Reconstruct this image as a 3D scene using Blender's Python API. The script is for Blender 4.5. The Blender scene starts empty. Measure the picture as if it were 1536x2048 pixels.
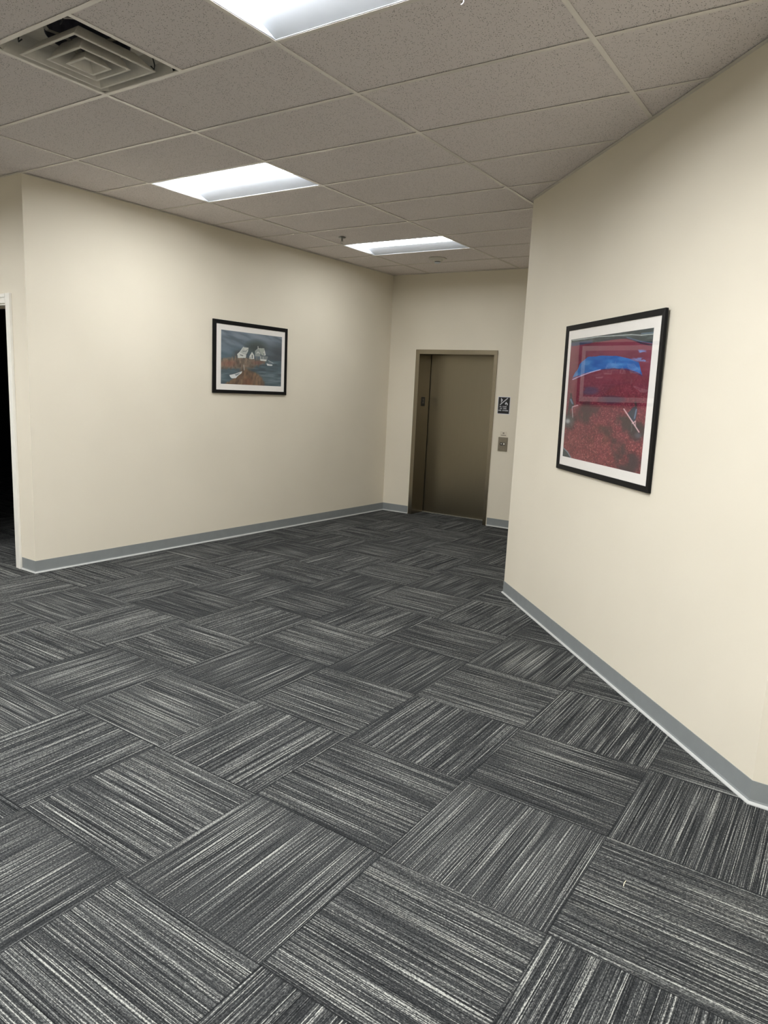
import bpy, bmesh, math, random
import numpy as np
from mathutils import Vector, Matrix

C = bpy.context.scene.collection
F = 0.6096                       # two feet: the ceiling module
H = 3.1016                       # ceiling height
random.seed(4)

# ------------------------------------------------------------------ camera
cam_d = bpy.data.cameras.new('camera'); cam = bpy.data.objects.new('camera', cam_d); C.objects.link(cam)
yaw, pitch, roll, fpx = -0.5872024, -0.1691403, 0.0473803, 1418.114
fw = Vector((math.sin(yaw)*math.cos(pitch), math.cos(yaw)*math.cos(pitch), math.sin(pitch)))
r0 = Vector((math.cos(yaw), -math.sin(yaw), 0)); u0 = r0.cross(fw)
rt = r0*math.cos(roll)+u0*math.sin(roll); up = -r0*math.sin(roll)+u0*math.cos(roll)
CAM = Vector((4.813196, -2.530527, 1.615504))
cam.matrix_world = Matrix(((rt.x, up.x, -fw.x, CAM.x), (rt.y, up.y, -fw.y, CAM.y), (rt.z, up.z, -fw.z, CAM.z), (0, 0, 0, 1)))
cam_d.sensor_fit = 'VERTICAL'; cam_d.sensor_height = 36.0; cam_d.lens = 36.0*fpx/2048.0
cam_d.clip_start = 0.05
bpy.context.scene.camera = cam

# ------------------------------------------------------------------ world, exposure
w = bpy.data.worlds.new('world'); bpy.context.scene.world = w; w.use_nodes = True
w.node_tree.nodes['Background'].inputs[0].default_value = (0, 0, 0, 1)
w.node_tree.nodes['Background'].inputs[1].default_value = 0
vs = bpy.context.scene.view_settings
vs.view_transform = 'Standard'; vs.look = 'None'; vs.gamma = 1.0; vs.use_curve_mapping = False
vs.exposure = 1.42
LAMP = 17.0                      # radiance of the lamp lenses
LAMP_COL = (0.965, 0.985, 1.0)

# ------------------------------------------------------------------ materials
def srgb(r, g, b):
    return tuple(((c/255)/12.92 if c/255 <= .04045 else ((c/255+.055)/1.055)**2.4) for c in (r, g, b))+(1,)

def new_mat(name):
    m = bpy.data.materials.new(name); m.use_nodes = True
    nt = m.node_tree; b = nt.nodes['Principled BSDF']
    return m, nt, b
def N(nt, t, **kw):
    n = nt.nodes.new(t)
    for k, v in kw.items():
        if k.startswith('i_'): n.inputs[int(k[2:])].default_value = v
        else: setattr(n, k, v)
    return n
def MA(nt, op, a, b=None, c=None):
    n = nt.nodes.new('ShaderNodeMath'); n.operation = op
    for i, v in enumerate((a, b, c)):
        if v is None: continue
        if isinstance(v, (int, float)): n.inputs[i].default_value = v
        else: nt.links.new(v, n.inputs[i])
    return n.outputs[0]
def ramp(nt, fac, stops):
    n = nt.nodes.new('ShaderNodeValToRGB'); e = n.color_ramp.elements
    while len(e) > 1: e.remove(e[-1])
    e[0].position, e[0].color = stops[0]
    for p, c in stops[1:]:
        k = e.new(p); k.color = c
    nt.links.new(fac, n.inputs[0]); return n.outputs[0]
def noise(nt, vec, scale, detail=2, rough=.5):
    n = nt.nodes.new('ShaderNodeTexNoise'); n.inputs['Scale'].default_value = scale
    n.inputs['Detail'].default_value = detail; n.inputs['Roughness'].default_value = rough
    nt.links.new(vec, n.inputs['Vector']); return n.outputs['Fac']
def bump(nt, b, h, strength, dist):
    n = nt.nodes.new('ShaderNodeBump'); n.inputs['Strength'].default_value = strength; n.inputs['Distance'].default_value = dist
    nt.links.new(h, n.inputs['Height']); nt.links.new(n.outputs[0], b.inputs['Normal'])
def simple(name, col, rough=.5, metal=0.0, nscale=60, var=.06, bmp=0.0):
    """plain paint / plastic / metal with a faint procedural mottling"""
    m, nt, b = new_mat(name)
    co = N(nt, 'ShaderNodeTexCoord').outputs['Object']
    f = noise(nt, co, nscale, 3)
    c0 = tuple(c*(1-var) for c in col[:3])+(1,); c1 = tuple(min(1, c*(1+var)) for c in col[:3])+(1,)
    nt.links.new(ramp(nt, f, [(.3, c0), (.7, c1)]), b.inputs['Base Color'])
    b.inputs['Roughness'].default_value = rough; b.inputs['Metallic'].default_value = metal
    if bmp: bump(nt, b, f, bmp, .002)
    return m

def wall_paint():
    m, nt, b = new_mat('cream_wall_paint')
    co = N(nt, 'ShaderNodeTexCoord').outputs['Object']
    f = noise(nt, co, 1.3, 2)
    nt.links.new(ramp(nt, f, [(.3, srgb(222, 214, 196)), (.7, srgb(227, 219, 201))]), b.inputs['Base Color'])
    b.inputs['Roughness'].default_value = .62
    b.inputs['Specular IOR Level'].default_value = .3
    bump(nt, b, noise(nt, co, 260, 3), .12, .0012)
    return m

def carpet_mat():
    m, nt, b = new_mat('grey_striped_carpet_tiles')
    S, ox, oy = 0.61158, -0.07044, -0.00355
    geo = N(nt, 'ShaderNodeTexCoord').outputs['Object']
    sep = N(nt, 'ShaderNodeSeparateXYZ'); nt.links.new(geo, sep.inputs[0])
    x = MA(nt, 'DIVIDE', MA(nt, 'SUBTRACT', sep.outputs[0], ox), S)
    y = MA(nt, 'DIVIDE', MA(nt, 'SUBTRACT', sep.outputs[1], oy), S)
    ix = MA(nt, 'FLOOR', x); iy = MA(nt, 'FLOOR', y)
    fx = MA(nt, 'SUBTRACT', x, ix); fy = MA(nt, 'SUBTRACT', y, iy)
    odd = MA(nt, 'FLOORED_MODULO', MA(nt, 'ADD', ix, iy), 2.0)          # 1: pile lines run along Y
    even = MA(nt, 'SUBTRACT', 1.0, odd)
    a = MA(nt, 'ADD', MA(nt, 'MULTIPLY', fx, odd), MA(nt, 'MULTIPLY', fy, even))   # across the lines
    l = MA(nt, 'ADD', MA(nt, 'MULTIPLY', fy, odd), MA(nt, 'MULTIPLY', fx, even))   # along the lines
    tid = MA(nt, 'ADD', MA(nt, 'MULTIPLY', ix, 7.31), MA(nt, 'MULTIPLY', iy, 13.77))
    def vec(p, q, r):
        c = N(nt, 'ShaderNodeCombineXYZ')
        for i, v in enumerate((p, q, r)):
            if isinstance(v, (int, float)): c.inputs[i].default_value = v
            else: nt.links.new(v, c.inputs[i])
        return c.outputs[0]
    # fine yarn rows (about 3 mm), light rows, wide light/dark bands, broken along their length
    rows = noise(nt, vec(MA(nt, 'MULTIPLY', a, 185), MA(nt, 'MULTIPLY', l, 1.1), tid), 1.0, 1, .6)
    lite = noise(nt, vec(MA(nt, 'MULTIPLY', a, 165), MA(nt, 'MULTIPLY', l, .9), MA(nt, 'ADD', tid, 31)), 1.0, 1, .5)
    band = noise(nt, vec(MA(nt, 'MULTIPLY', a, 14), MA(nt, 'MULTIPLY', l, .3), MA(nt, 'ADD', tid, 77)), 1.0, 1)
    loop = noise(nt, vec(MA(nt, 'MULTIPLY', a, 190), MA(nt, 'MULTIPLY', l, 95), tid), 1.0, 2, .6)
    tilev = noise(nt, vec(tid, 3.3, 1.7), 1.0, 0)
    v = MA(nt, 'ADD', MA(nt, 'MULTIPLY', MA(nt, 'SUBTRACT', rows, .5), 1.0), .5)
    v = MA(nt, 'ADD', v, MA(nt, 'MULTIPLY', MA(nt, 'SUBTRACT', band, .5), .17))
    v = MA(nt, 'ADD', v, MA(nt, 'MULTIPLY', MA(nt, 'SUBTRACT', tilev, .5), .12))
    v = MA(nt, 'ADD', v, MA(nt, 'MULTIPLY', MA(nt, 'SUBTRACT', loop, .5), .8))
    pk = N(nt, 'ShaderNodeMapRange'); pk.interpolation_type = 'SMOOTHSTEP'
    nt.links.new(lite, pk.inputs[0]); pk.inputs[1].default_value = .56; pk.inputs[2].default_value = .64
    lp = MA(nt, 'MULTIPLY', pk.outputs[0], MA(nt, 'MULTIPLY', loop, .62))
    v = MA(nt, 'ADD', v, lp)
    # dark seam where two tiles meet
    ex = MA(nt, 'MINIMUM', MA(nt, 'MINIMUM', fx, MA(nt, 'SUBTRACT', 1.0, fx)), MA(nt, 'MINIMUM', fy, MA(nt, 'SUBTRACT', 1.0, fy)))
    sm = N(nt, 'ShaderNodeMapRange'); nt.links.new(ex, sm.inputs[0]); sm.inputs[1].default_value = .0; sm.inputs[2].default_value = .006
    v = MA(nt, 'MULTIPLY', v, MA(nt, 'ADD', .7, MA(nt, 'MULTIPLY', sm.outputs[0], .3)))
    col = ramp(nt, v, [(.12, srgb(15, 15, 16)), (.40, srgb(40, 41, 42)), (.58, srgb(61, 62, 62)), (.78, srgb(108, 109, 107)), (1.0, srgb(168, 168, 161))])
    nt.links.new(col, b.inputs['Base Color'])
    b.inputs['Roughness'].default_value = .95; b.inputs['Specular IOR Level'].default_value = .03
    b.inputs['Diffuse Roughness'].default_value = .3
    bump(nt, b, v, .6, .003)
    return m

def tile_mat():
    m, nt, b = new_mat('pinholed_mineral_ceiling_tile')
    co = N(nt, 'ShaderNodeTexCoord').outputs['Object']
    n1 = noise(nt, co, 190, 2, .6)
    vor = N(nt, 'ShaderNodeTexVoronoi'); vor.inputs['Scale'].default_value = 120; nt.links.new(co, vor.inputs['Vector'])
    hole = N(nt, 'ShaderNodeMapRange'); nt.links.new(vor.outputs['Distance'], hole.inputs[0])
    hole.inputs[1].default_value = .16; hole.inputs[2].default_value = .32
    sel = noise(nt, co, 70, 1); selr = N(nt, 'ShaderNodeMapRange'); nt.links.new(sel, selr.inputs[0])
    selr.inputs[1].default_value = .42; selr.inputs[2].default_value = .52
    h = MA(nt, 'MAXIMUM', hole.outputs[0], MA(nt, 'SUBTRACT', 1.0, selr.outputs[0]))
    v = MA(nt, 'ADD', MA(nt, 'MULTIPLY', h, .75), MA(nt, 'MULTIPLY', n1, .25))
    nt.links.new(ramp(nt, v, [(.1, srgb(96, 89, 82)), (.80, srgb(226, 218, 215)), (1, srgb(239, 232, 230))]), b.inputs['Base Color'])
    b.inputs['Roughness'].default_value = .9; b.inputs['Specular IOR Level'].default_value = .15
    bump(nt, b, h, .4, .002)
    return m

def steel(name, col, rough, aniso_scale=(300, 300, 3)):
    m, nt, b = new_mat(name)
    co = N(nt, 'ShaderNodeTexCoord').outputs['Object']
    mp = N(nt, 'ShaderNodeMapping'); nt.links.new(co, mp.inputs[0]); mp.inputs['Scale'].default_value = aniso_scale
    f = noise(nt, mp.outputs[0], 1.0, 3)
    c0 = tuple(c*.95 for c in col[:3])+(1,)
    nt.links.new(ramp(nt, f, [(.3, c0), (.7, col)]), b.inputs['Base Color'])
    b.inputs['Metallic'].default_value = 1.0
    b.inputs['Roughness'].default_value = rough
    return m

def emit(name, col, s):
    m, nt, b = new_mat(name)
    b.inputs['Base Color'].default_value = (.8, .8, .8, 1)
    b.inputs['Emission Color'].default_value = col+(1,); b.inputs['Emission Strength'].default_value = s
    return m

def glass_mat():
    m, nt, b = new_mat('picture_glass'); nt.nodes.remove(b)
    out = [n for n in nt.nodes if n.type == 'OUTPUT_MATERIAL'][0]
    lw = N(nt, 'ShaderNodeLayerWeight'); lw.inputs[0].default_value = .5
    p5 = MA(nt, 'POWER', lw.outputs['Facing'], 5.0)
    fr = MA(nt, 'ADD', .032, MA(nt, 'MULTIPLY', p5, .9))
    tr = N(nt, 'ShaderNodeBsdfTransparent'); gl = N(nt, 'ShaderNodeBsdfGlossy'); gl.inputs['Roughness'].default_value = .008
    mx = N(nt, 'ShaderNodeMixShader'); nt.links.new(fr, mx.inputs[0])
    nt.links.new(tr.outputs[0], mx.inputs[1]); nt.links.new(gl.outputs[0], mx.inputs[2]); nt.links.new(mx.outputs[0], out.inputs[0])
    return m

def attr_mat(name, rough=.7):
    m, nt, b = new_mat(name)
    at = N(nt, 'ShaderNodeAttribute'); at.attribute_name = 'paint'
    nt.links.new(at.outputs['Color'], b.inputs['Base Color'])
    b.inputs['Roughness'].default_value = rough; b.inputs['Specular IOR Level'].default_value = .2
    return m

M = dict(
    wall=wall_paint(), carpet=carpet_mat(), tile=tile_mat(),
    grid=simple('ceiling_grid_enamel', srgb(240, 234, 226), .24, 0, 20, .02),
    angle=simple('wall_angle_enamel', srgb(225, 220, 210), .5, 0, 20, .02),
    base=simple('grey_rubber_base', srgb(134, 138, 138), .42, 0, 14, .04),
    caulk=simple('pale_toe_bead', srgb(184, 185, 182), .5, 0, 30, .03),
    casing=simple('white_casing_paint', srgb(236, 233, 224), .35, 0, 12, .02),
    black_frame=simple('black_frame_lacquer', srgb(10, 10, 12), .45, 0, 90, .15),
    mat_board=simple('white_mat_board', srgb(240, 236, 230), .85, 0, 120, .02),
    fixture=simple('white_fixture_enamel', srgb(204, 208, 214), .4, 0, 12, .02),
    lens=emit('lamp_lens', LAMP_COL, LAMP), lens_dim=emit('lamp_lens_dimmed', LAMP_COL, LAMP*.45), lens_boost=emit('lamp_lens_boosted', LAMP_COL, LAMP*1.22), lens_mid=emit('lamp_lens_lowered', LAMP_COL, LAMP*.8),
    door_steel=steel('brushed_steel_door', srgb(143, 135, 118), .31),
    frame_steel=steel('brushed_steel_frame', srgb(152, 144, 128), .27),
    vent_white=simple('vent_enamel', srgb(205, 201, 192), .4, 0, 30, .05),
    galv=simple('galvanized_pan', srgb(150, 148, 142), .45, .6, 25, .22),
    duct=simple('dark_duct', srgb(104, 104, 116), .6, .2, 30, .2),
    black_plastic=simple('black_plastic', srgb(14, 15, 20), .35, 0, 50, .2),
    white_ink=simple('white_raised_lettering', srgb(215, 215, 222), .5, 0, 50, .03),
    grey_ink=simple('grey_lettering', srgb(120, 112, 100), .5, 0, 50, .03),
    sticker=simple('clear_cream_sticker', srgb(214, 205, 186), .35, 0, 50, .03),
    panel_steel=simple('satin_panel_steel', srgb(136, 128, 112), .4, .55, 60, .06),
    button=simple('pale_button', srgb(232, 228, 215), .35, 0, 50, .02),
    chrome=simple('dull_chrome', srgb(158, 158, 153), .3, .8, 60, .05),
    navy=simple('unlit_room_darkness', srgb(20, 22, 34), .8, 0, 5, .1),  # near-black colour stands in for the darkness of the unlit room
    off_white=simple('off_white_plastic', srgb(206, 202, 192), .4, 0, 50, .02),
    wire=simple('white_coated_wire', srgb(245, 245, 248), .35, 0, 50, .01),
    sill=simple('aluminium_sill', srgb(190, 188, 182), .35, .8, 80, .06),
    glass=glass_mat(), art=attr_mat('printed_art'),
    straw=simple('pale_straw', srgb(222, 214, 190), .7, 0, 50, .03),
)

M['black_frame'].node_tree.nodes['Principled BSDF'].inputs['Specular IOR Level'].default_value = .2

# ------------------------------------------------------------------ mesh helpers
class MB:
    def __init__(s): s.bm = bmesh.new()
    def quad(s, *p):
        return s.bm.faces.new([s.bm.verts.new(q) for q in p])
    def prism(s, poly, z0, z1, skip=()):
        """poly: xy points, counter-clockwise or not; closed prism"""
        a = [s.bm.verts.new((x, y, z0)) for x, y in poly]; b = [s.bm.verts.new((x, y, z1)) for x, y in poly]
        n = len(poly)
        for i in range(n): s.bm.faces.new((a[i], a[(i+1) % n], b[(i+1) % n], b[i]))
        s.bm.faces.new(a[::-1]); s.bm.faces.new(b); return s
    def box(s, x0, x1, y0, y1, z0, z1): return s.prism([(x0, y0), (x1, y0), (x1, y1), (x0, y1)], z0, z1)
    def obox(s, fr, t0, t1, z0, z1, o0, o1):
        """box in a wall frame: along the wall, up, out of the wall"""
        ps = [fr(t, z, o) for o in (o0, o1) for t, z in ((t0, z0), (t1, z0), (t1, z1), (t0, z1))]
        v = [s.bm.verts.new(p) for p in ps]
        for f in ((0, 1, 2, 3), (7, 6, 5, 4), (0, 4, 5, 1), (1, 5, 6, 2), (2, 6, 7, 3), (3, 7, 4, 0)): s.bm.faces.new([v[i] for i in f])
        return s
    def ring(s, fr, outer, inner, o0, o1, lip=0.0):
        """mitred rectangular ring in a wall frame; outer/inner = (t0, t1, z0, z1); o0 back, o1 front"""
        def cs(r): return [(r[0], r[2]), (r[1], r[2]), (r[1], r[3]), (r[0], r[3])]
        O, I = cs(outer), cs(inner)
        ob = [s.bm.verts.new(fr(t, z, o0)) for t, z in O]; of = [s.bm.verts.new(fr(t, z, o1)) for t, z in O]
        ib = [s.bm.verts.new(fr(t, z, o0)) for t, z in I]; fi = [s.bm.verts.new(fr(t, z, o1-lip)) for t, z in I]
        for i in range(4):
            j = (i+1) % 4
            for q in ((ob[i], ob[j], of[j], of[i]), (of[i], of[j], fi[j], fi[i]), (fi[i], fi[j], ib[j], ib[i]), (ib[i], ib[j], ob[j], ob[i])): s.bm.faces.new(q)
        return s
    def lathe(s, prof, c=(0, 0, 0), n=32):
        rows = []
        for r, z in prof:
            if r < 1e-6: rows.append([s.bm.verts.new((c[0], c[1], c[2]+z))])
            else: rows.append([s.bm.verts.new((c[0]+r*math.cos(2*math.pi*k/n), c[1]+r*math.sin(2*math.pi*k/n), c[2]+z)) for k in range(n)])
        for A, B in zip(rows, rows[1:]):
            for k in range(n):
                q = [A[k % len(A)], A[(k+1) % len(A)], B[(k+1) % len(B)], B[k % len(B)]]
                q = list(dict.fromkeys(q))
                if len(q) > 2: s.bm.faces.new(q)
        return s
    def tube(s, pts, r, n=8):
        pts = [Vector(p) for p in pts]; rows = []
        for i, p in enumerate(pts):
            d = (pts[min(i+1, len(pts)-1)]-pts[max(i-1, 0)]).normalized()
            a = d.orthogonal().normalized(); b = d.cross(a)
            if rows:
                a = (pa-d*pa.dot(d)).normalized(); b = d.cross(a)
            pa = a
            rows.append([s.bm.verts.new(p+(a*math.cos(2*math.pi*k/n)+b*math.sin(2*math.pi*k/n))*r) for k in range(n)])
        for A, B in zip(rows, rows[1:]):
            for k in range(n): s.bm.faces.new((A[k], A[(k+1) % n], B[(k+1) % n], B[k]))
        s.bm.faces.new(rows[0][::-1]); s.bm.faces.new(rows[-1]); return s
    def build(s, name, mat, parent=None, bevel=0.0, smooth=False):
        bmesh.ops.recalc_face_normals(s.bm, faces=s.bm.faces)
        me = bpy.data.meshes.new(name); s.bm.to_mesh(me); s.bm.free()
        o = bpy.data.objects.new(name, me); C.objects.link(o)
        me.materials.append(mat)
        if parent is not None:
            o.parent = parent
            o.matrix_parent_inverse = parent.matrix_world.inverted() if parent.type == 'EMPTY' else Matrix()
        if bevel:
            b = o.modifiers.new('bevel', 'BEVEL'); b.width = bevel; b.segments = 2; b.limit_method = 'ANGLE'
        if smooth:
            for p in me.polygons: p.use_smooth = True
        return o

def thing(name, label, cat, loc, group=None, kind=None):
    e = bpy.data.objects.new(name, None); C.objects.link(e); e.location = loc; e.empty_display_size = .1
    e.matrix_world = Matrix.Translation(loc)
    e['label'] = label; e['category'] = cat
    if group: e['group'] = group
    if kind: e['kind'] = kind
    return e
def tag(o, label, cat, group=None, kind=None):
    o['label'] = label; o['category'] = cat
    if group: o['group'] = group
    if kind: o['kind'] = kind
    return o
def struct(o, label=None, cat=None):
    o['kind'] = 'structure'
    if label: o['label'] = label; o['category'] = cat
    return o

def frame_of(A, B):
    A = Vector((A[0], A[1], 0)); B = Vector((B[0], B[1], 0)); t = (B-A).normalized(); n = Vector((t.y, -t.x, 0))
    f = lambda a, z, o=0.0: A+t*a+n*o+Vector((0, 0, z))
    f.t, f.n, f.L, f.A = t, n, (B-A).length, A
    return f

# ------------------------------------------------------------------ plan
LC, CO, RC, R2, BK = (-.69, .605), (-.55, 5.49), (2.49, 2.815), (4.62, .60), (2.49, 5.568)
fL = frame_of(LC, CO); fB = frame_of(CO, BK); fR = frame_of(RC, R2); fD = frame_of((-1.5, .605), LC)
T = .13
ROOM = (-3.6, 7.2, -5.6)         # left, right, behind

# floor: carpet runs through the doorway on the left and into the lift recess
struct(MB().box(-7.6, ROOM[1]+.2, ROOM[2]-.2, 6.2, -.06, 0).build('floor', M['carpet']), 'grey striped carpet tiles laid quarter turned', 'floor')

def wall(name, poly, z0=0, z1=H): return struct(MB().prism(poly, z0, z1).build(name, M['wall']))
wall('wall_left', [LC, CO, (CO[0]-T, CO[1]), (LC[0]-T, LC[1]+T)])
# wall with the doorway on the far left (opening x -1.88 .. -.96)
DX0, DX1, DTOP = -1.880, -.962, 2.165
mb = MB()
mb.prism([(DX1, .605), LC, (LC[0]-T, LC[1]+T), (DX1, .605+T)], 0, H)
mb.box(ROOM[0], DX0, .605, .605+T, 0, H); mb.box(DX0, DX1, .605, .605+T, DTOP, H)
struct(mb.build('wall_front_left', M['wall']))
# lift wall with its opening
E0, E1, ETOP = .42, 1.54, 2.13
mb = MB()
mb.obox(fB, -T, E0, 0, H, -T, 0); mb.obox(fB, E1, fB.L+T, 0, H, -T, 0); mb.obox(fB, E0, E1, ETOP, H, -T, 0)
struct(mb.build('wall_back', M['wall']))
wall('wall_corridor_right', [RC, (2.49, 5.568), (2.49+T, 5.568), (2.49+T, 2.815+.06)])
wall('wall_right', [RC, R2, (R2[0]+.054, R2[1]+T), (RC[0]+T, RC[1]+.06)])
wall('wall_front_right', [R2, (ROOM[1], .60), (ROOM[1], .60+T), (R2[0]+.054, .60+T)])
wall('wall_far_left', [(ROOM[0], .605), (ROOM[0]-T, .605), (ROOM[0]-T, ROOM[2]), (ROOM[0], ROOM[2])])
wall('wall_far_right', [(ROOM[1], .73), (ROOM[1]+T, .73), (ROOM[1]+T, ROOM[2]), (ROOM[1], ROOM[2])])
wall('wall_behind', [(ROOM[0]-T, ROOM[2]), (ROOM[1]+T, ROOM[2]), (ROOM[1]+T, ROOM[2]-T), (ROOM[0]-T, ROOM[2]-T)])
# the unlit room behind the doorway
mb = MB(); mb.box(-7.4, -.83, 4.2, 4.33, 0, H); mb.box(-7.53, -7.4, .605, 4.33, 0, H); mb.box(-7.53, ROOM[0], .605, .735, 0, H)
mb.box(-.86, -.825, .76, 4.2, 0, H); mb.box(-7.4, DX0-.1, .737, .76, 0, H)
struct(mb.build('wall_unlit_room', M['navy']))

# ------------------------------------------------------------------ ceiling: panels on a T grid, skipping lamps and vent
LAMPS = [(2, -1), (0, 2), (0, 6),                       # column index (4 ft), row index (2 ft): the three seen
         (4, -3), (2, -3), (4, -6), (2, -6), (0, -3), (-2, -3), (0, -6)]  # unseen lamps added to light the front room and right wall
LAMPS = [l for l in LAMPS]
VENT = (1, -1)                                          # first 2 ft of this cell
mb = MB(); g = 0.0
rs = random.Random(2)
for i in range(-7, 8):
    for j in range(-13, 11):
        x0, x1, y0, y1 = i*2*F, (i+1)*2*F, j*F, (j+1)*F
        if (i, j) in LAMPS: continue
        cells = [(x0, x1)]
        if (i, j) == VENT: cells = [(x0+F, x1)]
        for a, b in cells:
            dz = .0034+rs.uniform(0, .0010); gx = .006; sh = rs.uniform(-.003, .003)
            tl = [rs.uniform(-.0008, .0008) for _ in range(4)]
            mb.box(a+gx+sh*.4, b-gx+sh*.4, y0+gx, y1-gx, H+dz, H+dz+.015)
ceil = struct(mb.build('ceiling', M['tile']), 'suspended ceiling of speckled grey panels', 'ceiling')
mb = MB(); tw = .012
for i in range(-7, 9):                                   # main runners
    x = i*2*F
    mb.box(x-tw, x+tw, -13*F, 11*F, H-.0005, H+.0012); mb.box(x-.002, x+.002, -13*F, 11*F, H+.0012, H+.03)
for j in range(-13, 12):                                 # cross tees
    y = j*F
    for i in range(-7, 8):
        a, b = i*2*F+tw, (i+1)*2*F-tw
        mb.box(a, b, y-tw, y+tw, H-.0002, H+.0012)
mb.box(VENT[0]*2*F+F-tw, VENT[0]*2*F+F+tw, -F+tw, -tw, H-.0003, H+.0012)
mb.build('ceiling_grid', M['grid'], ceil)
mb = MB(); mb.box(-7*2*F-.1, 8*2*F+.1, -13*F-.1, 11*F+.1, H+.32, H+.36)
for a in ((-7*2*F-.1, -7*2*F), (8*2*F, 8*2*F+.1)): mb.box(a[0], a[1], -13*F, 11*F, H+.02, H+.32)
mb.build('plenum_deck', M['duct'], ceil)

# wall angles along the ceiling edge
def angle(name, fr, t0, t1):
    m_ = MB(); m_.obox(fr, t0, t1, H-.0022, H-.0008, 0.0, .022)
    return struct(m_.build(name, M['angle']))
angle('trim_1', fL, 0, fL.L); angle('trim_2', fB, 0, fB.L); angle('trim_3', fR, 0, fR.L)
angle('trim_4', frame_of((ROOM[0], .605), LC), 0, LC[0]-ROOM[0]); angle('trim_5', frame_of(R2, (ROOM[1], .6)), 0, ROOM[1]-R2[0])

# ------------------------------------------------------------------ cove base
def cove(name, fr, t0, t1, m0=0.0, m1=0.0):
    """rubber base with a flared toe; m0/m1: how far the toe is mitred past the ends per unit of offset"""
    prof = [(0, .102), (.003, .102), (.0035, .020), (.0060, .011), (.0100, .006), (.0100, .0), (0, .0)]
    bm = MB(); rows = []
    for o, z in prof: rows.append((bm.bm.verts.new(fr(t0-m0*o, z, o)), bm.bm.verts.new(fr(t1+m1*o, z, o))))
    for k in range(len(rows)):
        a, b = rows[k], rows[(k+1) % len(rows)]; bm.bm.faces.new((a[0], a[1], b[1], b[0]))
    bm.bm.faces.new([r[0] for r in rows]); bm.bm.faces.new([r[1] for r in rows][::-1])
    o = struct(bm.build(name, M['base']))
    bm = MB(); rows = []
    for p, z in [(.0090, .0), (.0050, .0125), (.0080, .0105), (.0110, .0075), (.0138, .0040), (.0146, .0)]:
        rows.append((bm.bm.verts.new(fr(t0-m0*p, z, p)), bm.bm.verts.new(fr(t1+m1*p, z, p))))
    for k in range(len(rows)):
        a, b = rows[k], rows[(k+1) % len(rows)]; bm.bm.faces.new((a[0], a[1], b[1], b[0]))
    bm.bm.faces.new([r[0] for r in rows]); bm.bm.faces.new([r[1] for r in rows][::-1])
    t = bm.build('toe_bead', M['caulk'], o); t['label'] = 'pale toe line along the carpet'
    return o
cove('baseboard_left', fL, 0, fL.L, 1, -1)
cove('baseboard_front_left', fD, .612, fD.L, 0, 1)
cove('baseboard_back', fB, 0, .398, -1, 0)
cove('baseboard_back_right', fB, 1.562, fB.L, 0, -1)
cove('baseboard_right', fR, 0, fR.L, 1, .4)
cove('baseboard_front_right', frame_of(R2, (ROOM[1], .6)), 0, ROOM[1]-R2[0], .4, 0)
cove('baseboard_far_left', frame_of((ROOM[0], .605), (DX0-.075, .605)), 0, DX0-.075-ROOM[0])

# ------------------------------------------------------------------ doorway on the far left
fw_ = frame_of((0, .605), (1, .605))                     # t = x, out = -y
d2 = thing('door_1', 'white cased doorway to an unlit room at the far left', 'doorway', (DX1, .605, 0), kind='structure')
mb = MB()
cw = .072
for (a, b, z0, z1) in ((DX1-.004, DX1+cw-.004, 0, DTOP+cw), (DX0-cw+.004, DX0+.004, 0, DTOP+cw)):
    mb.obox(fw_, a, b, z0, z1, 0, .014); mb.obox(fw_, a+.044 if a > -1.5 else a, b if a > -1.5 else b-.044, z0, z1, .014, .020)
mb.obox(fw_, DX0+.004, DX1-.004, DTOP-.004, DTOP+cw-.004, 0, .014); mb.obox(fw_, DX0+.004, DX1-.004, DTOP+.040, DTOP+cw-.004, .014, .020)
mb.build('casing', M['casing'], d2, bevel=.0015)
mb = MB()
mb.box(DX1-.018, DX1, .605, .605+T, 0, DTOP); mb.box(DX0, DX0+.018, .605, .605+T, 0, DTOP); mb.box(DX0+.018, DX1-.018, .605, .605+T, DTOP-.018, DTOP)
mb.build('jamb', M['casing'], d2)
mb = MB(); mb.box(DX0+.018, DX1-.018, .645, .685, DTOP-.036, DTOP-.018); mb.build('head_stop', M['panel_steel'], d2)

# ------------------------------------------------------------------ lift entrance
DEP = .30
lift = thing('door_2', 'closed brushed steel elevator door in a steel frame', 'elevator door', tuple(fB((E0+E1)/2, 0, 0)), kind='structure')
mb = MB()
I0, I1, IT = .463, 1.508, 2.108
# face trim and deep jamb returns
mb.obox(fB, .408, I0, 0, 2.160, 0, .012); mb.obox(fB, I1, 1.553, 0, 2.160, 0, .012)
mb.obox(fB, E0+.002, I0, 0, IT, -DEP, 0); mb.obox(fB, I1, E1-.002, 0, IT, -DEP, 0)
mb.build('side_jamb', M['frame_steel'], lift, bevel=.001)
mb = MB(); mb.obox(fB, .408, 1.553, IT, 2.163, 0, .0135); mb.obox(fB, E0+.002, E1-.002, IT, ETOP-.002, -DEP, 0)
mb.build('header', M['frame_steel'], lift, bevel=.001)
mb = MB(); mb.obox(fB, I0-.12, I1+.12, .008, 2.19, -DEP-.045, -DEP-.014)
mb.build('door_panel', M['door_steel'], lift, bevel=.001)
mb = MB(); mb.obox(fB, I0, I1, .0, .006, -DEP-.013, -DEP+.018); mb.build('sill', M['sill'], lift)
struct(MB().obox(fB, .2, 1.8, 0, 2.4, -DEP-.30, -DEP-.28).build('wall_shaft', M['duct']))
struct(MB().obox(fB, .2, 1.8, 2.24, 2.4, -DEP-.28, -T-.001).build('trim_6', M['duct']))

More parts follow.
